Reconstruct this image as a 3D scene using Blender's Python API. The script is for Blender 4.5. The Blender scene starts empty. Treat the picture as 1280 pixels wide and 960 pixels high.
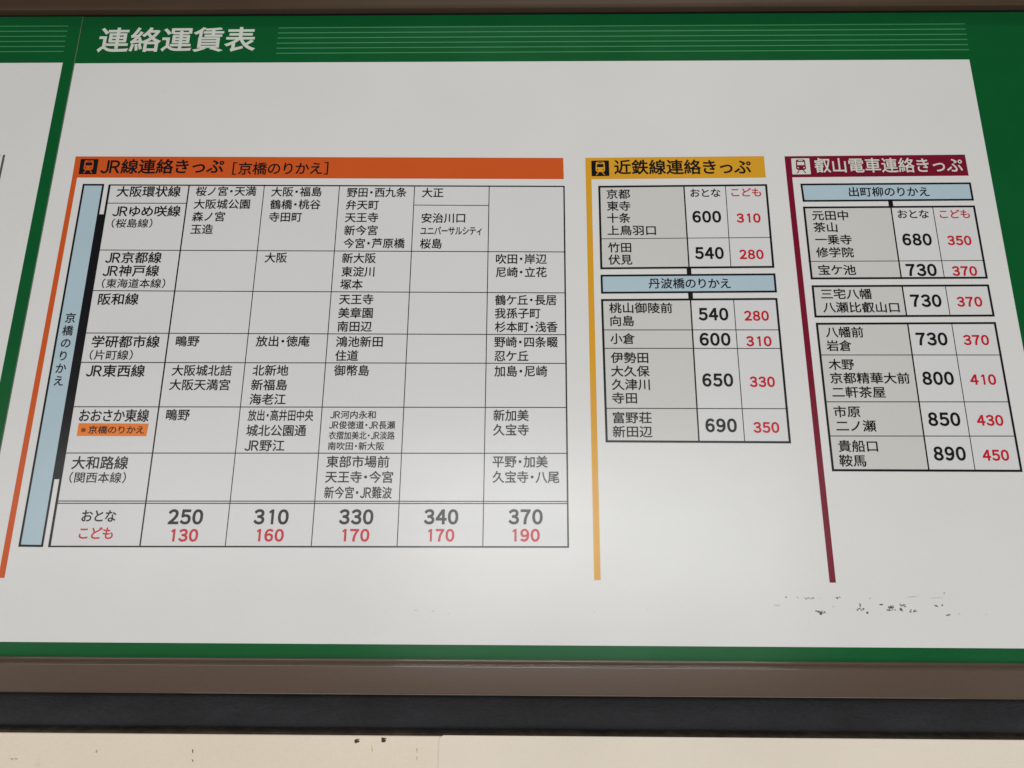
import bpy, bmesh, math, random
from mathutils import Matrix, Vector
S = bpy.context.scene
COL = S.collection
PI = math.pi

# ------------------------------------------------------------------ camera
cam_data = bpy.data.cameras.new('camera')
cam = bpy.data.objects.new('camera', cam_data)
COL.objects.link(cam)
S.camera = cam
cam_data.sensor_width = 36.0
cam_data.lens = 28.125
cam_data.clip_start = 0.02
cam_data.clip_end = 60.0
yaw, pitch, roll = (math.radians(a) for a in (-0.886, 16.587, 0.3475))
fwd = Vector((math.sin(yaw)*math.cos(pitch), math.cos(yaw)*math.cos(pitch), math.sin(pitch)))
rgt = Vector((math.cos(yaw), -math.sin(yaw), 0))
upv = rgt.cross(fwd)
r2 = math.cos(roll)*rgt + math.sin(roll)*upv
u2 = -math.sin(roll)*rgt + math.cos(roll)*upv
mw = Matrix((r2, u2, -fwd)).transposed().to_4x4()
mw.translation = Vector((0, -1.2, 1.6))
cam.matrix_world = mw

# ------------------------------------------------------------------ room light
world = bpy.data.worlds.new('World')
S.world = world
world.use_nodes = True
bg = world.node_tree.nodes['Background']
bg.inputs[0].default_value = (1.0, 0.965, 0.93, 1)
bg.inputs[1].default_value = 0.06

def area(name, loc, target, sx, sy, power, color):
    d = bpy.data.lights.new(name, 'AREA')
    d.shape = 'RECTANGLE'; d.size = sx; d.size_y = sy; d.energy = power; d.color = color
    o = bpy.data.objects.new(name, d)
    o.location = loc
    o.rotation_euler = (Vector(target)-Vector(loc)).to_track_quat('-Z', 'Y').to_euler()
    COL.objects.link(o)
    return o
area('entrance_light', (-0.95, -2.4, 2.08), (-0.7, 0, 2.0), 2.4, 0.5, 9, (1.0, 0.97, 0.94))
area('window_light', (0.30, -2.4, 2.02), (0.2, 0, 1.9), 1.7, 0.7, 15, (0.96, 0.99, 1.0))
area('side_fill_left', (-3.4, -2.0, 1.45), (-0.2, 0, 1.7), 1.1, 1.5, 33, (1.0, 0.965, 0.93))  # added fill, set wide so the board does not mirror it
area('side_fill_right', (3.4, -2.0, 1.45), (0.2, 0, 1.7), 1.1, 1.5, 35, (0.98, 0.98, 0.96))  # matching fill on the right, also added and out of view
area('low_fill', (0.15, -1.35, 0.45), (0.15, 0, 1.8), 2.6, 0.7, 12, (1.0, 0.98, 0.95))  # unseen fill added below, brightens the board towards its foot
area('ceiling_tube', (0.25, -0.75, 4.1), (0.15, 0, 1.7), 1.7, 0.045, 12, (1.0, 0.96, 0.9))

S.view_settings.view_transform = 'Standard'
S.view_settings.look = 'None'
S.view_settings.exposure = 0.0
S.view_settings.gamma = 1.0

# ------------------------------------------------------------------ materials
def mat(name, color, rough=0.4, spec=0.5, var=0.0, vscale=6.0, bump=0.0, bscale=30.0, metal=0.0, coat=0.0, stretch=None, dirt=None, speck=0.0, smear=0.0, coatr=0.15):
    m = bpy.data.materials.new(name)
    m.use_nodes = True
    nt = m.node_tree
    b = nt.nodes['Principled BSDF']
    b.inputs['Base Color'].default_value = (*color, 1)
    b.inputs['Roughness'].default_value = rough
    b.inputs['Specular IOR Level'].default_value = spec
    b.inputs['Metallic'].default_value = metal
    b.inputs['Coat Weight'].default_value = coat
    b.inputs['Coat Roughness'].default_value = coatr
    g = nt.nodes.new('ShaderNodeNewGeometry')
    mp = nt.nodes.new('ShaderNodeMapping')
    nt.links.new(g.outputs['Position'], mp.inputs['Vector'])
    if stretch: mp.inputs['Scale'].default_value = stretch
    if var > 0 or dirt:
        n = nt.nodes.new('ShaderNodeTexNoise')
        n.inputs['Scale'].default_value = vscale
        n.inputs['Detail'].default_value = 6
        nt.links.new(mp.outputs[0], n.inputs['Vector'])
        r = nt.nodes.new('ShaderNodeMapRange')
        r.inputs['From Min'].default_value = 0.3; r.inputs['From Max'].default_value = 0.7
        r.inputs['To Min'].default_value = 1-var; r.inputs['To Max'].default_value = 1+var
        nt.links.new(n.outputs[0], r.inputs['Value'])
        mx = nt.nodes.new('ShaderNodeVectorMath'); mx.operation = 'SCALE'
        mx.inputs[0].default_value = color
        nt.links.new(r.outputs[0], mx.inputs['Scale'])
        last = mx.outputs[0]
        if speck > 0:
            n4 = nt.nodes.new('ShaderNodeTexNoise')
            n4.inputs['Scale'].default_value = 420; n4.inputs['Detail'].default_value = 4
            nt.links.new(mp.outputs[0], n4.inputs['Vector'])
            r4 = nt.nodes.new('ShaderNodeMapRange')
            r4.inputs['From Min'].default_value = 0.3; r4.inputs['From Max'].default_value = 0.7
            r4.inputs['To Min'].default_value = 1-speck; r4.inputs['To Max'].default_value = 1+speck
            nt.links.new(n4.outputs[0], r4.inputs['Value'])
            m4 = nt.nodes.new('ShaderNodeVectorMath'); m4.operation = 'SCALE'
            nt.links.new(last, m4.inputs[0]); nt.links.new(r4.outputs[0], m4.inputs['Scale'])
            last = m4.outputs[0]
        if smear > 0:                     # faint wiped streaks: the gloss changes, not the colour
            mp5 = nt.nodes.new('ShaderNodeMapping'); mp5.inputs['Scale'].default_value = (1.2, 1, 5)
            mp5.inputs['Rotation'].default_value = (0, 0.35, 0)
            nt.links.new(g.outputs['Position'], mp5.inputs['Vector'])
            n5 = nt.nodes.new('ShaderNodeTexNoise'); n5.inputs['Scale'].default_value = 4; n5.inputs['Detail'].default_value = 7
            nt.links.new(mp5.outputs[0], n5.inputs['Vector'])
            r5 = nt.nodes.new('ShaderNodeMapRange')
            r5.inputs['From Min'].default_value = 0.3; r5.inputs['From Max'].default_value = 0.7
            r5.inputs['To Min'].default_value = rough-smear; r5.inputs['To Max'].default_value = rough+smear
            nt.links.new(n5.outputs[0], r5.inputs['Value'])
            nt.links.new(r5.outputs[0], b.inputs['Roughness'])
        if dirt:
            dcol, dscale, lo, hi = dirt
            n2 = nt.nodes.new('ShaderNodeTexNoise')
            n2.inputs['Scale'].default_value = dscale; n2.inputs['Detail'].default_value = 8
            n2.inputs['Roughness'].default_value = 0.7
            nt.links.new(mp.outputs[0], n2.inputs['Vector'])
            r2_ = nt.nodes.new('ShaderNodeMapRange')
            r2_.inputs['From Min'].default_value = lo; r2_.inputs['From Max'].default_value = hi
            nt.links.new(n2.outputs[0], r2_.inputs['Value'])
            mm = nt.nodes.new('ShaderNodeMix'); mm.data_type = 'RGBA'
            nt.links.new(r2_.outputs[0], mm.inputs[0])
            nt.links.new(last, mm.inputs[6]); mm.inputs[7].default_value = (*dcol, 1)
            last = mm.outputs[2]
        nt.links.new(last, b.inputs['Base Color'])
    if bump > 0:
        n3 = nt.nodes.new('ShaderNodeTexNoise')
        n3.inputs['Scale'].default_value = bscale; n3.inputs['Detail'].default_value = 3
        nt.links.new(mp.outputs[0], n3.inputs['Vector'])
        bp = nt.nodes.new('ShaderNodeBump')
        bp.inputs['Strength'].default_value = bump; bp.inputs['Distance'].default_value = 0.001
        nt.links.new(n3.outputs[0], bp.inputs['Height'])
        nt.links.new(bp.outputs[0], b.inputs['Normal'])
    return m
FR = 0.24
def ink(name, c, **k):
    kw = dict(rough=FR, spec=0.5, var=0.03, vscale=9, bump=0.25, bscale=14, speck=0.02, smear=0.03); kw.update(k)
    return mat(name, c, **kw)
M = dict(
    paper=ink('white_laminated_sheet', (0.73, 0.727, 0.715), var=0.022, vscale=5),
    core=mat('board_core', (0.22, 0.26, 0.20), 0.6),
    green=ink('green_print', (0.001, 0.096, 0.022), var=0.06),
    stripe=ink('pale_green_print', (0.05, 0.24, 0.10)),
    white=ink('white_print', (0.66, 0.68, 0.62)),
    orange=ink('orange_print', (0.62, 0.098, 0.016)),
    highlight=ink('bright_orange_print', (0.82, 0.21, 0.03)),
    yellow=ink('yellow_print', (0.70, 0.35, 0.022)),
    maroon=ink('maroon_print', (0.19, 0.005, 0.024)),
    blue=ink('pale_blue_print', (0.44, 0.57, 0.64)),
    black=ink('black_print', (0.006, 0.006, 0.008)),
    red=ink('red_print', (0.56, 0.007, 0.022)),
    cell=ink('cell_tint', (0.695, 0.695, 0.695), var=0.015, vscale=5),
    grey=ink('grey_cell_tint', (0.625, 0.615, 0.59), var=0.015, vscale=5),
    greyline=ink('grey_print', (0.10, 0.10, 0.10)),
    scuff=mat('scuffed_ink', (0.10, 0.095, 0.08), 0.8),
    scuff_pale=mat('faint_scuff', (0.48, 0.47, 0.44), 0.8),
    rail=mat('brown_painted_metal', (0.094, 0.061, 0.041), 0.30, 0.45, var=0.08, vscale=7, stretch=(0.25, 1, 1), coat=1.0, coatr=0.05, speck=0.05),
    toprail=mat('shaded_brown_metal', (0.066, 0.040, 0.025), 0.55, 0.2, var=0.08, vscale=7, speck=0.05),  # same rail paint, its colour darkened to put the top rail in shade
    darkstrip=mat('black_rubber', (0.014, 0.014, 0.0165), 0.6, 0.25, var=0.30, vscale=30, bump=0.5, bscale=420, stretch=(0.35, 1, 1), dirt=((0.030, 0.029, 0.030), 90, 0.60, 0.9), speck=0.25),
    sealant=mat('grimy_sealant', (0.035, 0.025, 0.016), 0.8, 0.3, var=0.5, vscale=60, bump=0.8, bscale=300),
    cream=mat('cream_painted_steel', (0.76, 0.67, 0.535), 0.42, 0.5, var=0.03, vscale=5, bump=0.10, bscale=120, dirt=((0.55, 0.45, 0.31), 22, 0.60, 0.95), speck=0.03),
    cream2=mat('cream_painted_plate', (0.78, 0.70, 0.59), 0.36, 0.5, var=0.04, vscale=5, bump=0.10, bscale=120, speck=0.03),
    spot=mat('brown_stain', (0.05, 0.03, 0.015), 0.8),
    spot_pale=mat('faint_stain', (0.40, 0.31, 0.18), 0.8),
    wall=mat('plaster', (0.45, 0.43, 0.40), 0.8, var=0.05),
)

# ------------------------------------------------------------------ measured layout, mm
# x from the middle of the sign, z up from the foot of the boards
ORANGE = {'bar': [[(-773.5, 825.8), (66.5, 820.3), (67.0, 779.4), (-772.9, 784.5)], [(-772.9, 784.5), (-764.3, 784.5), (-764.1, 118.2), (-773.5, 118.1)]],
 'icon': [(-763.7, 820.6), (-732.8, 820.2), (-732.3, 790.7), (-762.8, 791.1)],
 'title': [('ＪＲ線連絡きっぷ', -726.8, -514.3, 804.7, 'H'), ('［京橋のりかえ］', -498.8, -334.6, 800.5, 'h')],
 'box': [[(-752.4, 772.1), (-715.5, 772.0), (-714.7, 163.2), (-751.8, 163.4)]],
 'fill': [[(-706.4, 770.5), (67.9, 766.4), (66.0, 166.0), (-705.4, 163.0)]],
 'border': [[(-706.5, 771.1), (68.3, 766.6), (66.9, 165.7), (-705.7, 163.0)]],
 'thickbar': [[(-717.7, 714.3), (-705.8, 714.3), (-705.4, 264.9), (-716.7, 264.9)]],
 'lines': [(-706.4, 770.8, -705.7, 163.0, 2.6), (-569.6, 770.2, -569.8, 163.7, 1.9), (-441.0, 769.9, -442.4, 164.2, 1.1), (-313.0, 768.0, -314.4, 164.8, 1.1), (-185.4, 766.2, -187.1, 165.4, 1.1),
           (-59.1, 765.9, -60.2, 166.0, 1.1)],
 'rows': [(-706.6, 735.4, -569.6, 734.8, 1.2), (-185.7, 730.8, -59.3, 729.7, 1.1), (-706.7, 648.3, 68.3, 644.1, 1.2), (-706.0, 575.4, 68.0, 571.4, 1.2), (-706.1, 501.8, 67.6, 499.5, 1.2),
          (-705.9, 452.1, 67.6, 451.4, 1.2), (-706.1, 379.1, 67.2, 379.6, 1.2), (-705.8, 305.5, 67.5, 307.3, 1.2), (-705.7, 231.7, 67.0, 234.0, 1.2), (-705.7, 228.3, 67.0, 230.8, 1.2)],
 'label': [[(-691.7, 352.7), (-582.1, 352.4), (-583.1, 332.3), (-691.6, 332.4)]],
 'names': [[('大阪環状線', -692.0, -582.5, 756.7, 'N')], [('ＪＲゆめ咲線', -693.3, -577.9, 719.5, 'N'), ('（桜島線）', -691.7, -622.9, 697.1, 'P')],
           [('ＪＲ京都線', -692.5, -598.8, 633.9, 'N'), ('ＪＲ神戸線', -693.1, -599.8, 610.1, 'N'), ('（東海道本線）', -691.4, -586.9, 587.8, 'P')], [('阪和線', -693.1, -626.8, 559.9, 'N')],
           [('学研都市線', -692.1, -582.6, 486.5, 'N'), ('（片町線）', -692.0, -623.0, 464.2, 'P')], [('ＪＲ東西線', -693.3, -599.6, 437.5, 'N')], [('おおさか東線', -692.5, -583.2, 364.5, 'N')],
           [('大和路線', -692.1, -605.0, 289.9, 'N'), ('（関西本線）', -692.2, -605.5, 267.2, 'P')]],
 'note': [('※京橋のりかえ', -686.6, -587.5, 341.9, 'n')],
 'stations': [[('桜ノ宮・天満', -556.7, -453.9, 757.0, 'S'), ('大阪城公園', -557.2, -462.2, 732.7, 'S'), ('森ノ宮', -557.3, -502.3, 709.3, 'S'), ('玉造', -556.9, -519.3, 685.8, 'S')],
              [('鴫野', -556.7, -518.9, 487.5, 'S')], [('大阪城北詰', -556.9, -461.7, 438.5, 'S'), ('大阪天満宮', -557.7, -462.1, 414.8, 'S')], [('鴫野', -556.6, -519.7, 365.9, 'S')],
              [('大阪・福島', -428.1, -342.4, 755.8, 'S'), ('鶴橋・桃谷', -427.9, -342.3, 731.8, 'S'), ('寺田町', -427.5, -372.2, 708.3, 'S')], [('大阪', -427.8, -390.6, 633.7, 'S')],
              [('放出・徳庵', -428.1, -341.7, 487.5, 'S')], [('北新地', -428.5, -371.8, 438.7, 'S'), ('新福島', -428.6, -371.7, 414.8, 'S'), ('海老江', -428.7, -371.8, 391.4, 'S')],
              [('放出・高井田中央', -428.6, -326.4, 365.4, 'S'), ('城北公園通', -428.7, -335.6, 341.4, 'S'), ('ＪＲ野江', -428.9, -367.3, 317.6, 'S')],
              [('野田・西九条', -299.4, -198.2, 754.3, 'S'), ('弁天町', -299.7, -244.3, 730.7, 'S'), ('天王寺', -299.7, -244.0, 707.2, 'S'), ('新今宮', -299.5, -243.9, 683.3, 'S'),
               ('今宮・芦原橋', -299.1, -197.4, 659.6, 'S')],
              [('新大阪', -299.9, -243.7, 632.7, 'S'), ('東淀川', -299.1, -244.9, 608.5, 'S'), ('塚本', -299.5, -262.7, 585.8, 'S')],
              [('天王寺', -299.6, -243.8, 559.6, 'S'), ('美章園', -299.5, -243.6, 536.1, 'S'), ('南田辺', -299.1, -243.6, 512.8, 'S')],
              [('鴻池新田', -299.8, -224.9, 486.9, 'S'), ('住道', -299.4, -262.7, 463.4, 'S')], [('御幣島', -299.6, -244.0, 438.7, 'S')],
              [('ＪＲ河内永和', -300.3, -229.5, 366.8, 's'), ('ＪＲ俊徳道・ＪＲ長瀬', -300.8, -198.6, 350.5, 's'), ('衣摺加美北・ＪＲ淡路', -300.4, -198.5, 333.9, 's'), ('南吹田・新大阪', -300.4, -213.8, 317.3, 's')],
              [('東部市場前', -301.1, -204.9, 292.8, 'S'), ('天王寺・今宮', -301.2, -198.0, 269.3, 'S'), ('新今宮・ＪＲ難波', -301.0, -198.5, 245.6, 'S')], [('大正', -172.5, -136.1, 753.6, 'S')],
              [('安治川口', -171.4, -98.4, 706.0, 'S'), ('ユニバーサルシティ', -172.3, -70.2, 682.3, 'u'), ('桜島', -172.2, -136.0, 658.9, 'S')],
              [('吹田・岸辺', -46.1, 37.3, 631.1, 'S'), ('尼崎・立花', -46.1, 37.1, 607.5, 'S')], [('鶴ケ丘・長居', -46.8, 52.4, 558.5, 'S'), ('我孫子町', -46.9, 26.5, 535.5, 'S'), ('杉本町・浅香', -46.6, 53.8, 512.2, 'S')],
              [('野崎・四条畷', -47.0, 53.9, 486.5, 'S'), ('忍ケ丘', -46.7, 7.2, 463.1, 'S')], [('加島・尼崎', -46.6, 36.7, 437.9, 'S')], [('新加美', -47.2, 7.7, 366.3, 'S'), ('久宝寺', -47.3, 7.7, 343.2, 'S')],
              [('平野・加美', -47.5, 36.7, 293.6, 'S'), ('久宝寺・八尾', -47.2, 53.7, 270.1, 'S')]],
 'adult': [('２５０', -533.2, -480.4, 208.7, 'A'), ('３１０', -404.1, -351.6, 209.2, 'A'), ('３３０', -275.9, -224.4, 209.7, 'A'), ('３４０', -148.8, -97.4, 210.3, 'A'), ('３７０', -22.6, 28.4, 210.8, 'A')],
 'child': [('１３０', -525.8, -484.7, 181.4, 'C'), ('１６０', -397.5, -356.6, 182.0, 'C'), ('１７０', -269.9, -228.9, 182.6, 'C'), ('１７０', -142.1, -102.6, 183.1, 'C'), ('１９０', -16.8, 24.0, 183.7, 'C')],
 'adultword': [('おとな', -663.9, -611.7, 209.0, 'K')],
 'childword': [('こども', -663.8, -612.6, 183.4, 'K')],
 'vertical': [('京', -733.5, 527.2), ('橋', -734.1, 505.5), ('の', -733.9, 484.2), ('り', -734.4, 462.8), ('か', -734.4, 441.7), ('え', -734.6, 420.9)]}
YELLOW = {'bar': [[(104.1, 820.3), (407.8, 822.9), (407.6, 781.6), (104.2, 779.0)], [(104.2, 779.0), (113.8, 779.0), (112.3, 119.5), (102.9, 119.4)]],
 'icon': [(114.3, 814.7), (144.1, 815.1), (144.2, 785.3), (114.3, 784.8)],
 'title': [('近鉄線連絡きっぷ', 152.5, 384.3, 801.3, 'H')],
 'box': [[(124.5, 603.3), (408.0, 605.6), (407.9, 572.1), (124.6, 570.0)]],
 'boxtext': [('丹波橋のりかえ', 201.8, 334.3, 587.6, 'B')],
 'thickbar': [[(264.9, 614.6), (272.2, 614.6), (272.3, 602.6), (265.0, 602.6)], [(264.8, 571.7), (272.3, 571.7), (272.3, 560.5), (265.0, 560.5)]],
 'border': [[(124.9, 766.4), (408.5, 769.0), (407.5, 615.4), (124.5, 613.0)], [(124.2, 560.6), (407.5, 562.6), (407.3, 323.7), (125.2, 324.5)]],
 'fill': [[(125.9, 765.5), (268.9, 766.7), (269.1, 614.6), (125.3, 613.7)], [(125.2, 559.8), (268.1, 560.5), (267.6, 324.3), (125.8, 324.8)]],
 'white': [[(268.9, 766.7), (407.9, 767.9), (406.9, 616.0), (269.1, 614.6)], [(268.1, 560.5), (406.7, 561.9), (406.8, 324.1), (267.6, 324.3)]],
 'lines': [(268.9, 766.7, 269.1, 614.6, 1.9), (338.6, 767.3, 337.0, 615.3, 1.0), (268.1, 560.5, 267.6, 324.3, 1.9), (337.2, 561.2, 337.1, 323.9, 1.0)],
 'rows': [(124.7, 667.9, 407.7, 670.0, 1.0), (124.5, 507.6, 407.0, 507.9, 1.1), (124.9, 476.6, 407.4, 476.7, 1.1), (125.4, 378.4, 407.7, 378.3, 1.1)],
 'stations': [[('京都', 138.2, 177.8, 750.2, 'S'), ('東寺', 138.3, 177.5, 727.8, 'S'), ('十条', 138.3, 176.9, 705.6, 'S'), ('上鳥羽口', 138.2, 218.1, 682.8, 'S')],
              [('竹田', 138.1, 176.2, 651.6, 'S'), ('伏見', 138.0, 177.2, 629.7, 'S')], [('桃山御陵前', 137.0, 238.1, 544.7, 'S'), ('向島', 138.2, 176.0, 522.4, 'S')], [('小倉', 137.3, 176.1, 492.3, 'S')],
              [('伊勢田', 137.0, 196.0, 460.5, 'S'), ('大久保', 136.8, 197.2, 438.2, 'S'), ('久津川', 137.2, 196.6, 416.4, 'S'), ('寺田', 137.0, 175.8, 394.4, 'S')],
              [('富野荘', 137.3, 196.9, 363.0, 'S'), ('新田辺', 136.3, 197.4, 340.9, 'S')]],
 'adult': [('６００', 279.7, 327.3, 708.1, 'A'), ('５４０', 279.9, 327.1, 641.9, 'A'), ('５４０', 279.3, 326.9, 534.6, 'A'), ('６００', 278.5, 327.3, 491.9, 'A'), ('６５０', 278.6, 326.6, 424.4, 'A'),
           ('６９０', 278.8, 326.9, 351.6, 'A')],
 'child': [('３１０', 352.7, 392.4, 705.6, 'c'), ('２８０', 352.3, 391.9, 639.4, 'c'), ('２８０', 351.9, 391.3, 531.9, 'c'), ('３１０', 351.7, 391.9, 488.7, 'c'), ('３３０', 352.1, 391.2, 421.6, 'c'),
           ('３５０', 352.0, 391.5, 348.5, 'c')],
 'adultword': [('おとな', 278.8, 329.4, 752.3, 'k')],
 'childword': [('こども', 347.4, 397.3, 753.1, 'k')]}
MAROON = {'bar': [[(442.6, 822.4), (747.3, 824.8), (747.5, 784.4), (442.5, 781.8)], [(442.5, 781.8), (452.0, 781.8), (452.8, 117.8), (443.7, 117.8)]],
 'icon': [(453.4, 818.1), (484.0, 818.3), (483.8, 787.7), (452.7, 787.3)],
 'title': [('叡山電車連絡きっぷ', 491.2, 740.1, 803.8, 'W')],
 'box': [[(464.3, 769.8), (748.8, 771.5), (748.8, 737.4), (465.2, 735.6)]],
 'boxtext': [('出町柳のりかえ', 543.5, 677.0, 753.7, 'B')],
 'thickbar': [[(606.8, 737.4), (614.2, 737.4), (614.1, 726.2), (606.7, 726.2)]],
 'border': [[(464.4, 726.6), (748.7, 728.2), (748.9, 596.2), (464.3, 594.9)], [(464.4, 584.6), (748.7, 586.1), (749.1, 530.7), (463.8, 528.9)],
            [(464.5, 519.9), (749.0, 521.4), (749.4, 280.8), (464.7, 280.9)]],
 'fill': [[(464.9, 725.7), (609.9, 726.3), (610.2, 596.0), (465.1, 595.4)], [(465.3, 583.9), (609.6, 584.2), (610.0, 530.3), (464.6, 529.6)],
          [(465.1, 519.3), (609.8, 519.4), (609.9, 281.6), (465.5, 281.6)]],
 'white': [[(609.9, 726.3), (748.1, 727.3), (748.4, 597.0), (610.2, 596.0)], [(609.6, 584.2), (748.0, 585.3), (748.6, 531.2), (610.0, 530.3)],
           [(609.8, 519.4), (748.2, 520.6), (748.8, 281.6), (609.9, 281.6)]],
 'lines': [(609.9, 726.3, 610.2, 596.0, 1.9), (678.8, 726.8, 679.4, 596.2, 1.0), (609.6, 584.2, 610.0, 530.3, 1.9), (678.7, 584.2, 678.8, 530.4, 1.0), (609.8, 519.4, 609.9, 281.6, 1.9),
           (679.2, 520.1, 678.9, 281.5, 1.0)],
 'rows': [(463.7, 626.8, 749.2, 628.3, 1.0), (464.6, 465.9, 749.2, 466.2, 1.1), (464.8, 389.5, 749.2, 390.0, 1.1), (464.9, 335.4, 749.1, 336.0, 1.1)],
 'stations': [[('元田中', 477.9, 537.3, 709.7, 'S'), ('茶山', 477.7, 517.1, 687.9, 'S'), ('一乗寺', 478.4, 538.1, 665.4, 'S'), ('修学院', 477.7, 538.8, 642.5, 'S')], [('宝ケ池', 478.1, 538.8, 611.1, 'S')],
              [('三宅八幡', 477.8, 559.5, 569.0, 'S'), ('八瀬比叡山口', 478.6, 600.2, 545.9, 'S')], [('八幡前', 478.6, 537.9, 503.6, 'S'), ('岩倉', 477.5, 516.9, 480.9, 'S')],
              [('木野', 477.4, 517.2, 449.7, 'S'), ('京都精華大前', 477.4, 600.6, 427.4, 'S'), ('二軒茶屋', 478.1, 560.1, 404.6, 'S')], [('市原', 477.0, 517.9, 373.3, 'S'), ('二ノ瀬', 478.4, 539.3, 350.8, 'S')],
              [('貴船口', 477.9, 537.8, 319.3, 'S'), ('鞍馬', 477.3, 517.6, 296.7, 'S')]],
 'adult': [('６８０', 620.9, 668.6, 666.0, 'A'), ('７３０', 619.7, 668.8, 611.5, 'A'), ('７３０', 619.6, 668.6, 557.8, 'A'), ('７３０', 619.5, 668.5, 492.7, 'A'), ('８００', 620.3, 668.7, 427.8, 'A'),
           ('８５０', 619.9, 668.6, 362.2, 'A'), ('８９０', 620.6, 668.7, 308.6, 'A')],
 'child': [('３５０', 693.9, 732.9, 664.2, 'c'), ('３７０', 693.5, 733.4, 609.6, 'c'), ('３７０', 693.1, 733.1, 556.1, 'c'), ('３７０', 693.3, 733.3, 491.0, 'c'), ('４１０', 693.7, 733.6, 425.8, 'c'),
           ('４３０', 693.7, 733.7, 360.6, 'c'), ('４５０', 693.6, 733.2, 306.3, 'c')],
 'adultword': [('おとな', 619.2, 670.6, 712.1, 'k')],
 'childword': [('こども', 688.3, 737.8, 712.0, 'k')]}
BOARD = {'title': [('連絡運賃表', -771.1, -484.2, 1064.4, 'T')],
 'stripes': [(-446.1, 1090.3, 788.5, 1091.6, 1.9), (-446.0, 1079.3, 788.2, 1080.5, 1.9), (-445.9, 1068.3, 787.9, 1069.4, 1.9), (-445.8, 1057.3, 787.6, 1058.4, 1.9),
             (-445.6, 1046.4, 787.4, 1047.5, 1.9), (-445.5, 1035.5, 787.1, 1036.5, 1.9)],
 'lstripes': [(-1015.9, 1096.2, -830.3, 1095.9, 1.9), (-1013.7, 1085.0, -830.2, 1084.8, 1.9), (-1011.4, 1073.9, -830.1, 1073.7, 1.9), (-1009.2, 1062.9, -830.1, 1062.7, 1.9),
              (-1007.0, 1051.9, -830.0, 1051.7, 1.9), (-1004.8, 1040.9, -829.9, 1040.8, 1.9)],
 'seam': (-807.5, -805.7),
 'wtop': 1016.1,
 'wright': (783.7, 785.6),
 'wbot': (29.1, 29.4, 27.9),
 'lwright': (-827.6, -827.3),
 'railtop': (8.1, 9.2, 10.4),
 'railedge': 0.8,
 'railbot': -37.9,
 'darkbot': -89.3,
 'creamtop': -89.8,
 'plate': -115.3,
 'toprail': (1119.3, 1118.2, 1134.8),
 'ltab': [(-898.0, 828.6), (-904.6, 828.6)],
 'scuff': [(378.9, 96.9, 2.4, 1.9, 1), (395.4, 96.7, 2.4, 1.6, 1), (411.5, 95.6, 12.7, 2.2, 1), (427.3, 95.3, 1.8, 1.9, 0.6), (451.4, 96.4, 9.1, 2.2, 1), (498.9, 96.0, 1.5, 1.9, 0.8),
           (427.0, 77.3, 13.4, 4.1, 1), (426.7, 74.3, 4.2, 5.0, 1), (483.8, 86.6, 3.0, 4.4, 1), (483.7, 80.6, 10.3, 3.1, 1), (493.1, 76.2, 3.0, 3.1, 1), (514.5, 87.4, 5.5, 2.2, 1),
           (527.4, 83.8, 7.9, 4.4, 1.0), (525.7, 80.2, 10.3, 2.8, 1), (544.7, 86.3, 9.7, 3.7, 1), (541.8, 80.9, 4.2, 5.0, 1), (559.1, 78.6, 9.7, 3.4, 1), (558.7, 98.5, 24.3, 1.2, 0.7),
           (595.8, 97.5, 24.3, 0.9, 0.4), (606.4, 104.2, 3.6, 3.1, 0.5), (592.6, 86.0, 6.7, 1.6, 0.8), (601.1, 87.0, 2.1, 2.5, 1), (607.7, 73.5, 6.7, 1.6, 0.9), (624.0, 75.4, 2.4, 1.6, 0.7),
           (661.7, 74.4, 3.0, 1.2, 0.6), (364.8, 85.3, 7.9, 1.6, 0.3), (533.1, 80.0, 2.4, 1.9, 1), (512.3, 74.2, 2.4, 1.2, 0.4), (445.4, 84.3, 2.1, 1.9, 0.4), (-198.2, 74.3, 3, 1, 0.35),
           (-155.4, 75.7, 5, 1, 0.35), (-131.0, 74.7, 6, 1, 0.35), (-107.8, 71.5, 2, 1.2, 0.35), (-211.7, 45.5, 1.5, 2, 0.35), (347.5, 394.8, 2, 1, 0.35), (741.0, 484.5, 1.5, 1, 0.35),
           (-636.0, 956.9, 1.2, 3, 0.35), (178.2, 78.7, 3, 1.4, 0.35), (102.2, 74.9, 3, 1, 0.35)],
 'cspots': [(-229.0, -98.0, 7, 5.5, 1), (-192.1, -96.2, 6.5, 7, 1), (-145.8, -109.0, 1.2, 7, 0.5), (-145.4, -119.0, 1.2, 6, 0.5), (-454.2, -112.4, 1.3, 7, 0.8), (-452.8, -124.5, 2.2, 3.5, 1),
            (-587.1, -113.4, 2.5, 4, 0.25), (-700.7, -124.4, 9, 2.5, 0.5), (424.4, -122.3, 3, 3, 0.3), (-207.5, -106.4, 1, 11, 0.25)]}

# ------------------------------------------------------------------ helpers
ORIGIN = Vector((0, 0, 1.54))
def empty(name, label=None, cat=None, loc=ORIGIN, group=None):
    o = bpy.data.objects.new(name, None)
    o.empty_display_size = 0.05
    o.location = loc
    COL.objects.link(o)
    if label: o['label'] = label
    if cat: o['category'] = cat
    if group: o['group'] = group
    return o

def wloc(o):
    v = Vector(o.location)
    while o.parent:
        o = o.parent
        v += Vector(o.location)
    return v

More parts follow.
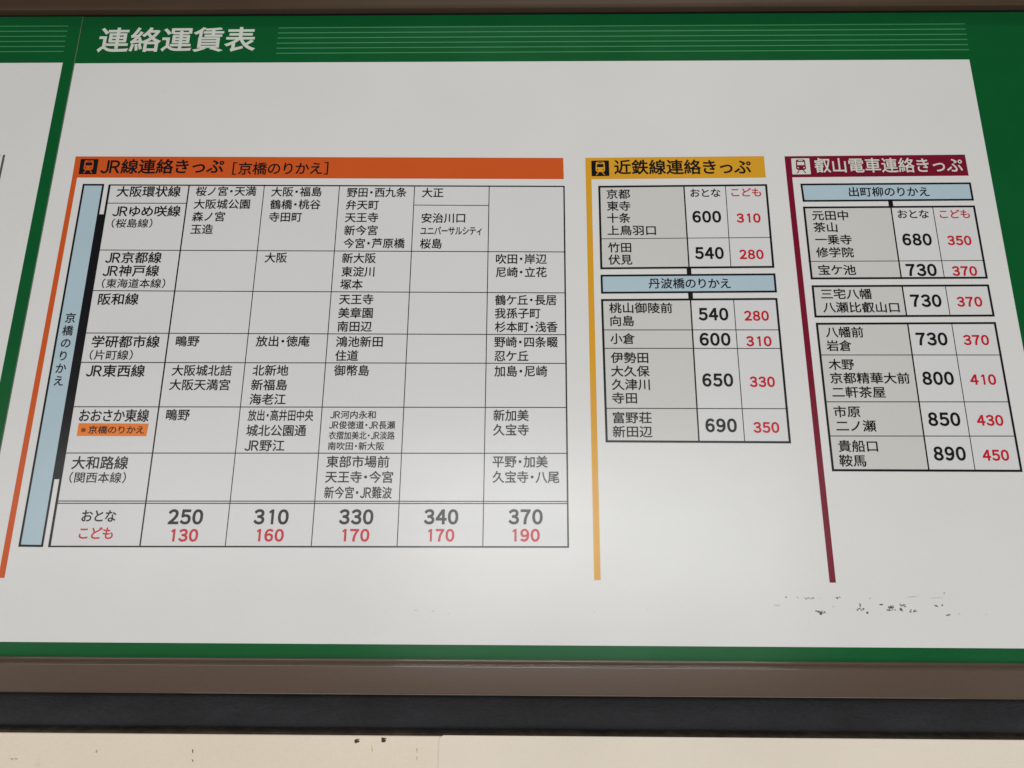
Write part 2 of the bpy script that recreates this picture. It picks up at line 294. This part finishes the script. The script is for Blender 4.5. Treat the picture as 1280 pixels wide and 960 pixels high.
def obj(name, verts, faces, m, parent=None, label=None, kind=None, smooth=False, mats=None, midx=None):
    """verts in metres relative to ORIGIN; the object's own origin goes to its middle"""
    lo = Vector([min(v[i] for v in verts) for i in range(3)])
    hi = Vector([max(v[i] for v in verts) for i in range(3)])
    c = (lo+hi)/2
    me = bpy.data.meshes.new(name)
    me.from_pydata([tuple(Vector(v)-c) for v in verts], [], faces)
    for mm in (mats or [m]): me.materials.append(mm)
    if midx:
        for p, i in zip(me.polygons, midx): p.material_index = i
    if smooth:
        for p in me.polygons: p.use_smooth = True
    me.update()
    o = bpy.data.objects.new(name, me)
    COL.objects.link(o)
    pos = c + ORIGIN
    if parent:
        o.parent = parent
        pos = pos - wloc(parent)
    o.location = pos
    if label: o['label'] = label
    if kind: o['kind'] = kind
    return o

def face_front(poly):
    """order the corners so that the face looks at the viewer (-y)"""
    a = sum(poly[i][0]*poly[(i+1) % len(poly)][1]-poly[(i+1) % len(poly)][0]*poly[i][1] for i in range(len(poly)))
    return poly if a > 0 else poly[::-1]

def sheet(name, polys, d, m, parent, **k):
    """flat printed shapes d mm in front of the board"""
    v, f = [], []
    for n, p in enumerate(polys):
        p = face_front(list(p))
        s = len(v)
        v += [(x/1000, -d/1000, z/1000) for x, z in p]
        f.append(list(range(s, s+len(p))))
    return obj(name, v, f, m, parent, **k)

def rect(x0, z0, x1, z1): return [(x0, z0), (x1, z0), (x1, z1), (x0, z1)]

def strip(l, ext=0.0):
    x1, z1, x2, z2, w = l
    w = w*1.12+0.12
    dx, dz = x2-x1, z2-z1
    L = math.hypot(dx, dz)
    dx, dz = dx/L, dz/L
    nx, nz = -dz*w/2, dx*w/2
    return [(x1+nx, z1+nz), (x2+nx, z2+nz), (x2-nx, z2-nz), (x1-nx, z1-nz)]

def ring_polys(q, w):
    """mitred outline of a box, w mm wide, lying inside its outer edge"""
    q = face_front(list(q))
    cx = sum(p[0] for p in q)/4; cz = sum(p[1] for p in q)/4
    inner = [(x+(w if x < cx else -w), z+(w if z < cz else -w)) for x, z in q]
    return [[q[i], q[(i+1) % 4], inner[(i+1) % 4], inner[i]] for i in range(4)]

def extrude_profile(name, prof, x0, x1, m, parent, label=None, smooth=False, horizontal=True, kind=None):
    """prof: closed loop of (depth towards the viewer, height or x) in mm, run along x (or z)"""
    n = len(prof)
    v = []
    for s in (x0, x1):
        for d, h in prof:
            v.append((s/1000, -d/1000, h/1000) if horizontal else (h/1000, -d/1000, s/1000))
    f = [[i, (i+1) % n, n+(i+1) % n, n+i] for i in range(n)]
    f += [list(range(n))[::-1], list(range(n, 2*n))]
    o = obj(name, v, f, m, parent, label=label, kind=kind)
    bm = bmesh.new(); bm.from_mesh(o.data); bmesh.ops.recalc_face_normals(bm, faces=bm.faces)
    bm.to_mesh(o.data); bm.free()
    if smooth:
        for p in o.data.polygons: p.use_smooth = len(p.vertices) == 4
        try: o.data.set_sharp_from_angle(angle=math.radians(50))
        except Exception: pass
    return o

def arc(cd, ch, r, a0, a1, n=6):
    return [(cd+r*math.cos(math.radians(a0+(a1-a0)*i/n)), ch+r*math.sin(math.radians(a0+(a1-a0)*i/n))) for i in range(n+1)]

def slab(name, x0, z0, x1, z1, d0, d1, m, parent, bevel=0.0, **k):
    v = [(x/1000, -d/1000, z/1000) for d in (d0, d1) for x, z in rect(x0, z0, x1, z1)]
    f = [[0, 1, 2, 3], [4, 5, 6, 7], [0, 1, 5, 4], [1, 2, 6, 5], [2, 3, 7, 6], [3, 0, 4, 7]]
    o = obj(name, v, f, m, parent, **k)
    bm = bmesh.new(); bm.from_mesh(o.data)
    if bevel: bmesh.ops.bevel(bm, geom=bm.edges[:], offset=bevel/1000, segments=2, affect='EDGES', profile=0.5)
    bmesh.ops.recalc_face_normals(bm, faces=bm.faces)
    bm.to_mesh(o.data); bm.free()
    return o

# ------------------------------------------------------------------ lettering
_curve = bpy.data.curves.new('glyph', 'FONT')
_tmp = bpy.data.objects.new('glyph', _curve)
COL.objects.link(_tmp)
_cache = {}
def raw_glyph(ch, w, res=3):
    """outline of one character, thickened by w em; front-facing polygons only"""
    key = (ch, w, res)
    if key in _cache: return _cache[key]
    if ch == '１':                        # a plain flagged stroke without a foot
        top, low, o = 0.733+w, -w, 0.36
        pts = [(0.115, low), (0.245+w*0.4, low), (0.245+w*0.4, top), (0.13, top), (-0.03, top-0.125), (0.028, top-0.225), (0.115, top-0.16)]
        v = [(o+x, y, 0.0) for x, y in pts]
        _cache[key] = (v, [list(range(7))], o-0.03, o+0.245+w*0.4, low, top)
        return _cache[key]
    if ch == '※': w = 0.0
    _curve.body = ch; _curve.size = 1.0; _curve.bevel_depth = w; _curve.bevel_resolution = 0
    _curve.resolution_u = res
    _tmp.update_tag()
    dg = bpy.context.evaluated_depsgraph_get()
    dg.update()
    me = bpy.data.meshes.new_from_object(_tmp.evaluated_get(dg))
    me.calc_loop_triangles()
    vs = [v.co.copy() for v in me.vertices]
    keep, used = [], {}
    for p in me.polygons:
        if p.normal.z > 0.02:
            keep.append([used.setdefault(i, len(used)) for i in p.vertices])
    order = sorted(used, key=used.get)
    verts = [(vs[i].x, vs[i].y, vs[i].z) for i in order]
    bpy.data.meshes.remove(me)
    xs = [v[0] for v in verts]; ys = [v[1] for v in verts]
    _cache[key] = (verts, keep, min(xs), max(xs), min(ys), max(ys))
    return _cache[key]

g1 = raw_glyph('田', 0.0); 
g2 = raw_glyph('田田', 0.0)
EM = (g2[3]-g2[2])-(g1[3]-g1[2])            # advance of a full-width character
MID = (g1[4]+g1[5])/2                       # its middle height
NARROW = {'・': 0.54, '（': 0.42, '）': 0.42, '［': 0.42, '］': 0.42, '※': 0.92, 'Ｊ': 0.50, 'Ｒ': 0.66}
DIGITS = '０１２３４５６７８９'
DH = None

def line_shapes(s, w, res, digits=False):
    """lay out one line; returns verts (em units, x from ink left), faces, ink width"""
    V, F, x = [], [], 0.0
    for ch in s:
        gv, gf, x0, x1, y0, y1 = raw_glyph(ch, w, res)
        if digits:
            k = 0.86
            adv = (0.60 if ch != '１' else 0.585)*EM
            ox, kx, ky = x+adv/2-k*(x0+x1)/2, k, 1.0
        elif ch in NARROW:
            adv = NARROW[ch]*EM
            kx = 0.95 if ch in 'ＪＲ' else 1.0
            ky = 1.10 if ch in 'ＪＲ' else 1.0
            ox = x+adv/2-kx*(x0+x1)/2
        else:
            adv = EM*(0.95 if '\u3040' <= ch <= '\u30ff' else 1.0)
            ox, kx, ky = x-(EM-adv)/2, 1.0, 1.0
        n = len(V)
        V += [(ox+kx*a, (b-MID)*ky, c) for a, b, c in gv]
        F += [[i+n for i in f] for f in gf]
        x += adv
    lo = min(v[0] for v in V); hi = max(v[0] for v in V)
    V = [(a-lo, b, c) for a, b, c in V]
    return V, F, hi-lo

# class: (em height mm or digit height mm, stroke thickening em, curve resolution)
CLS = {'T': (55.5, 0.0165, 6), 'H': (29.6, 0.0185, 4), 'W': (29.6, 0.0125, 4), 'h': (25.4, 0.013, 4), 'N': (21.6, 0.015, 3), 'P': (17.6, 0.009, 3),
       'S': (19.3, 0.0135, 3), 's': (13.6, 0.013, 3), 'u': (17.0, 0.016, 3), 'B': (19.3, 0.012, 3), 'K': (19.6, 0.018, 3),
       'k': (17.8, 0.013, 3), 'n': (13.4, 0.014, 3), 'A': (22.0, 0.036, 4), 'C': (19.0, 0.035, 4), 'c': (17.4, 0.035, 4)}
def text(name, lines, m, parent, d=0.5, label=None, big=None):
    V, F = [], []
    for s, xl, xr, zc, cls in lines:
        h, w, res = CLS[cls]
        if big: h = big
        dig = s[0] in DIGITS
        v, f, iw = line_shapes(s, w, res, dig)
        kx = (xr-xl)/iw
        if dig:
            lo = min(q[1] for q in v); hi = max(q[1] for q in v)
            ky = h/(hi-lo); off = (lo+hi)/2
        else:
            ky = h/EM; off = 0
        n = len(V)
        V += [((xl+kx*a)/1000, -(d+c*0.4)/1000, (zc+ky*(b-off))/1000) for a, b, c in v]
        F += [[i+n for i in q] for q in f]
    return obj(name, V, F, m, parent, label=label)

# ------------------------------------------------------------------ setting: the wall behind
def sheet_at(name, pts, d, m, kind):
    return sheet(name, [pts], d, m, None, kind=kind)
sheet_at('wall', rect(-3200, -1540, 3200, 2200), -40, M['wall'], 'structure')

# ------------------------------------------------------------------ the main board
B = BOARD
XR, ZT, ZBOT = 1030, 1119.3+18, 2.0
seam = sum(B['seam'])/2
main = empty('fare_board', 'wide white fare board with green border and three coloured fare tables', 'sign board')
base = slab('panel', seam+0.45, ZBOT, XR, ZT, -6, 0, M['core'], main, label='white sheet faced panel')
wl, wr, wt, wb = seam+0.5, sum(B['wright'])/2, B['wtop'], sum(B['wbot'])/3
sheet('white_field', [rect(wl, wb, wr, wt)], 0.12, M['paper'], main, label='white printed field')
sheet('green_border', [rect(wl, wt, wr, ZT), rect(wr, ZBOT, XR, ZT), rect(wl, ZBOT, wr, wb)], 0.12, M['green'], main, label='green printed border')
for s in B['stripes']:
    sheet('header_stripe', [strip(s)], 0.3, M['stripe'], main)
text('board_title', B['title'], M['white'], main, 0.4, label='white title lettering on the green header')

rnd = random.Random(5)
def flecks(name, spots, d, m, parent, pick, label=None):
    """a ragged flake on each measured spot, with crumbs round it"""
    V, F = [], []
    dd = d
    def blob(fx, fz, a, b, ang, cnt):
        nonlocal dd
        dd += 0.001
        s = len(V)
        for j in range(cnt):
            t = 2*PI*j/cnt
            r = rnd.uniform(0.5, 1.2)
            px, pz = a*r*math.cos(t), b*r*math.sin(t)
            V.append(((fx+px*math.cos(ang)-pz*math.sin(ang))/1000, -dd/1000, (fz+px*math.sin(ang)+pz*math.cos(ang))/1000))
        F.append(list(range(s, s+cnt)))
    for x, z, w, h, k in spots:
        if not pick(k): continue
        if w > 16:
            blob(x, z, w/2, h/2, 0.09, 14)
            continue
        if w < 8:
            blob(x, z, w/2, h/2, rnd.uniform(-0.4, 0.4), 9)
        n = int(w*h/2.6) if w >= 6 else int(w*h/5)
        for i in range(n):
            blob(x+rnd.uniform(-w/2, w/2), z+rnd.uniform(-h/2, h/2), rnd.uniform(0.6, 1.9), rnd.uniform(0.35, 1.0), rnd.uniform(-0.9, 0.6), 8)
    return obj(name, V, F, m, parent, label=label, kind='stuff')
flecks('scuff_marks', B['scuff'], 0.3, M['scuff'], main, lambda k: k > 0.75, 'dark scuffed flecks below the maroon table')
flecks('faint_scuffs', B['scuff'], 0.26, M['scuff_pale'], main, lambda k: k <= 0.75)

def pictogram(parent, q, m_fg, m_bg):
    """front view of a train on its square"""
    q = list(q)                               # tl, tr, br, bl
    def at(u, v):
        a = Vector(q[0])*(1-u)+Vector(q[1])*u
        b = Vector(q[3])*(1-u)+Vector(q[2])*u
        c = a*(1-v)+b*v
        return (c.x, c.y)
    r = 0.035
    sq = []
    for cx, cy, a0 in ((r, r, 180), (1-r, r, 270), (1-r, 1-r, 0), (r, 1-r, 90)):
        sq += [at(cx+r*math.cos(math.radians(a0+k*30)), cy+r*math.sin(math.radians(a0+k*30))) for k in range(4)]
    plate = sheet('icon_square', [sq], 0.4, m_bg, parent)
    def P_(pts): return face_front([at(u, v) for u, v in pts])
    body = []
    for cx, cy, rr, a0 in ((0.34, 0.17, 0.09, 180), (0.66, 0.17, 0.09, 270)):
        body += [(cx+rr*math.cos(math.radians(a0+k*22.5)), cy+rr*math.sin(math.radians(a0+k*22.5))) for k in range(5)]
    body += [(0.77, 0.62), (0.75, 0.68), (0.66, 0.74), (0.34, 0.74), (0.25, 0.68), (0.23, 0.62)]
    fg = [P_(body), P_([(0.36, 0.76), (0.42, 0.76), (0.30, 0.93), (0.23, 0.93)]), P_([(0.58, 0.76), (0.64, 0.76), (0.77, 0.93), (0.70, 0.93)])]
    holes = [P_([(0.31, 0.23), (0.69, 0.23), (0.69, 0.43), (0.31, 0.43)]), P_([(0.38, 0.115), (0.62, 0.115), (0.62, 0.165), (0.38, 0.165)])]
    for cx in (0.34, 0.66):
        holes.append(P_([(cx+0.04*math.cos(2*PI*k/10), 0.585+0.04*math.sin(2*PI*k/10)) for k in range(10)]))
    V, F, I = [], [], []
    for group, d, i in ((fg, 0.5, 0), (holes, 0.6, 1)):
        for p in group:
            s = len(V)
            V += [(x/1000, -d/1000, z/1000) for x, z in p]
            F.append(list(range(s, s+len(p)))); I.append(i)
    obj('train_icon', V, F, None, parent, mats=[m_fg, m_bg], midx=I)

def words(s): return s.translate(str.maketrans(DIGITS, '0123456789'))

def table(data, label, m_bar, m_title, icon, bw):
    t = sheet('fare_table', data['bar'], 0.22, m_bar, main, label=label)
    pictogram(t, data['icon'], *icon)
    text('table_heading', data['title'], m_title, t, 0.4)
    if 'fill' in data:
        sheet('cell_background', data['fill'], 0.22, M['grey'] if 'white' in data else M['cell'], t,
              label='grey tinted station cells' if 'white' in data else None)
    if 'white' in data: sheet('fare_cells', data['white'], 0.22, M['cell'], t)
    for l in data['rows']: sheet('grid_line', [strip(l)], 0.32, M['black'], t)
    for l in data['lines']: sheet('grid_line', [strip(l)], 0.37, M['black'], t)
    for i, q in enumerate(data['border']):
        sheet('table_border', ring_polys(q, bw), 0.42, M['black'], t)
    for q in data['box']:
        sheet('transfer_box', [q], 0.22, M['blue'], t, label='pale blue transfer box')
        sheet('box_outline', ring_polys(q, 3.3), 0.42, M['black'], t)
    for q in data['thickbar']: sheet('connector_bar', [q], 0.47, M['black'], t)
    if 'boxtext' in data: text('transfer_lettering', data['boxtext'], M['black'], t)
    for n in data.get('names', []): text('line_name', n, M['black'], t)
    for n in data['stations']: text('station_names', n, M['black'], t)
    big = 22.9 if 'names' in data else None
    for n in data['adult']: text('adult_fare', [n], M['black'], t, label='black fare '+words(n[0]), big=big)
    for n in data['child']: text('child_fare', [n], M['red'], t, label='red fare '+words(n[0]))
    text('adult_heading', data['adultword'], M['black'], t)
    text('child_heading', data['childword'], M['red'], t)
    return t

t1 = table(ORANGE, 'large fare table under an orange heading bar', M['orange'], M['black'], (M['orange'], M['black']), 2.3)
sheet('note_highlight', ORANGE['label'], 0.34, M['highlight'], t1, label='bright orange highlight strip')
text('transfer_note', ORANGE['note'], M['black'], t1)
for ch, x, z in ORANGE['vertical']:
    v, f, iw = line_shapes(ch, 0.013, 3)
    k = 18.4/EM
    lo = min(a[1] for a in v); hi = max(a[1] for a in v)
    obj('transfer_lettering', [((x+(a-iw/2)*k*0.98)/1000, -(0.5+c*0.4)/1000, (z+k*b)/1000) for a, b, c in v], f, M['black'], t1)
table(YELLOW, 'narrow fare table under a yellow heading bar', M['yellow'], M['black'], (M['yellow'], M['black']), 3.4)
table(MAROON, 'narrow fare table under a maroon heading bar', M['maroon'], M['white'], (M['maroon'], M['white']), 3.4)

# ------------------------------------------------------------------ the board to its left (proud of it by a millimetre)
left = empty('fare_board', 'neighbouring fare board with green right edge, mostly out of view at left', 'sign board')
XL = -2000
slab('panel', XL, ZBOT, seam-0.2, ZT, -6, 0.9, M['core'], left)
lw = B['lwright'][0]
sheet('white_field', [rect(XL+60, wb, lw, wt+0.8)], 1.02, M['paper'], left)
sheet('green_border', [rect(XL, wt+0.8, seam-0.5, ZT), rect(lw, ZBOT, seam-0.5, wt+0.8), rect(XL, ZBOT, lw, wb), rect(XL, wb, XL+60, wt+0.8)], 1.02, M['green'], left)
for s in B['lstripes']:
    sheet('header_stripe', [strip((XL+700, s[1], s[2], s[3], s[4]))], 1.3, M['stripe'], left)
(tx, tz), (tx2, _) = B['ltab']
lt = sheet('fare_table', ring_polys([(tx2-800, tz), (tx2, tz), (tx2, tz-560), (tx2-800, tz-560)], 3.4), 1.3, M['greyline'], left)
sheet('grid_line', [rect(tx-1.9, tz-560, tx+1.9, tz)], 1.3, M['greyline'], lt)
for i in range(1, 5): sheet('grid_line', [strip((tx2-160*i, tz-4, tx2-160*i, tz-556, 1.2))], 1.35, M['greyline'], lt)
for i in range(1, 10): sheet('grid_line', [strip((tx2-796, tz-56*i, tx2-3.6, tz-56*i, 1.2))], 1.4, M['greyline'], lt)

# ------------------------------------------------------------------ brown metal frame round both boards
fr = empty('sign_frame', 'brown painted metal frame holding both fare boards', 'frame')
za, zb_ = B['railtop'], B['railbot']
ze = B['railedge']
prof = [(-30, za[1])] + arc(4.6, za[1]-1.4, 1.4, 90, 0, 4) + [(6.6, ze+2.3), (7.4, ze+1.65)] + arc(11.0, ze-1.4, 3.0, 92, 0, 12) + \
       [(14.0, zb_+3.2)] + arc(12.4, zb_+1.6, 1.6, 0, -90, 5) + [(-30, zb_)]
extrude_profile('bottom_rail', prof, XL-40, XR+40, M['rail'], fr, smooth=True)
zt = B['toprail'][0]
prof = [(-30, zt)] + [(0.3, zt), (12, zt-0.3)] + arc(12.4, zt+3.4, 3.6, -90, 0, 7) + [(16, zt+13), (14.6, zt+15), (14.6, zt+60)] + [(-30, zt+60)]
slab('contact_shadow_strip', XL-38, zt-2.6, XR+38, zt+0.2, 0.05, 2.2, M['black'], fr)  # black strip added as the contact shadow where top rail meets board
extrude_profile('top_rail', prof, XL-40, XR+40, M['toprail'], fr, smooth=True)
side = [(-30, XR-2), (3, XR-2)] + arc(11, XR+1.0, 3, 270, 360, 5) + arc(11, XR+36, 3, 0, 90, 5) + [(-30, XR+39)]
extrude_profile('side_rail', side, za[1]+0.4, zt-0.4, M['rail'], fr, horizontal=False)
side = [(-30, XL-39), (11, XL-39)] + [(14, XL-36), (14, XL-1), (11, XL+2)] + [(-30, XL+2)]
extrude_profile('side_rail', side, za[1]+0.4, zt-0.4, M['rail'], fr, horizontal=False)

# ------------------------------------------------------------------ black strip and cream panels under the frame
dk = extrude_profile('trim_strip', [(-28, zb_-0.3), (-8, zb_-0.3), (-7, zb_-1.3), (-5, B['darkbot']+12)] + arc(-13, B['darkbot']+10, 8, 5, -80, 7) + [(-28, B['darkbot']+2)], XL-40, XR+40, M['darkstrip'], None, smooth=True)
dk['label'] = 'long black rubber strip between the brown frame and the cream panels'; dk['category'] = 'trim strip'
# grimy bead along the foot of the strip
n = 420
V, F = [], []
r3 = random.Random(9)
zz = B['darkbot']+2.2
for i in range(n+1):
    x = XL-40+(XR+80-XL)*i/n
    w = 1.0+r3.uniform(-0.3, 0.45)+0.35*math.sin(i*0.21)
    V += [(x/1000, 0.0065, (zz+1.6+w*1.4)/1000), (x/1000, -0.0042-w*0.0006, (zz-0.6)/1000), (x/1000, -0.0066, (zz-3.4)/1000)]
    if i:
        a = 3*(i-1)
        F += [[a, a+1, a+4, a+3], [a+1, a+2, a+5, a+4]]
bead = obj('sealant_bead', V, F, M['sealant'], dk)

cp = extrude_profile('cabinet_panel', [(-28, B['creamtop']-0.8)] + arc(6.2, B['creamtop']-2.6, 1.8, 90, 0, 5) + [(8, -620), (-28, -620)], XL-40, XR+40, M['cream'], None, smooth=True)
cp['label'] = 'cream painted panel under the black strip, with two brown spots near its top'; cp['category'] = 'panel'
flecks('brown_spots', B['cspots'], 8.05, M['spot'], cp, lambda k: k > 0.75, 'small dark brown spots')
flecks('faint_spots', B['cspots'], 8.04, M['spot_pale'], cp, lambda k: k <= 0.75)

px, pz, r = B['plate'], B['creamtop']+0.4, 7.0
outline = [(px+r+r*math.cos(math.radians(a)), pz-r+r*math.sin(math.radians(a))) for a in range(180, 89, -10)]
outline += [(XR+40, pz), (XR+40, -618), (px, -618)]
outline = face_front(outline)
nn = len(outline)
V = [(x/1000, -0.00802, z/1000) for x, z in outline] + [(x/1000, -0.0098, z/1000) for x, z in outline]
F = [list(range(nn, 2*nn))] + [[i, (i+1) % nn, nn+(i+1) % nn, nn+i] for i in range(nn)]
pl = obj('cover_plate', V, F, M['cream2'], None)
bm = bmesh.new(); bm.from_mesh(pl.data)
bmesh.ops.recalc_face_normals(bm, faces=bm.faces)
top = [e for e in bm.edges if all(abs(v.co.y-min(q.co.y for q in bm.verts)) < 1e-6 for v in e.verts)]
bmesh.ops.bevel(bm, geom=top, offset=0.0007, segments=2, affect='EDGES', profile=0.5)
bm.to_mesh(pl.data); bm.free()
pl['label'] = 'pinkish cream cover plate with a rounded upper corner, at lower right'; pl['category'] = 'cover plate'

bpy.data.objects.remove(_tmp)
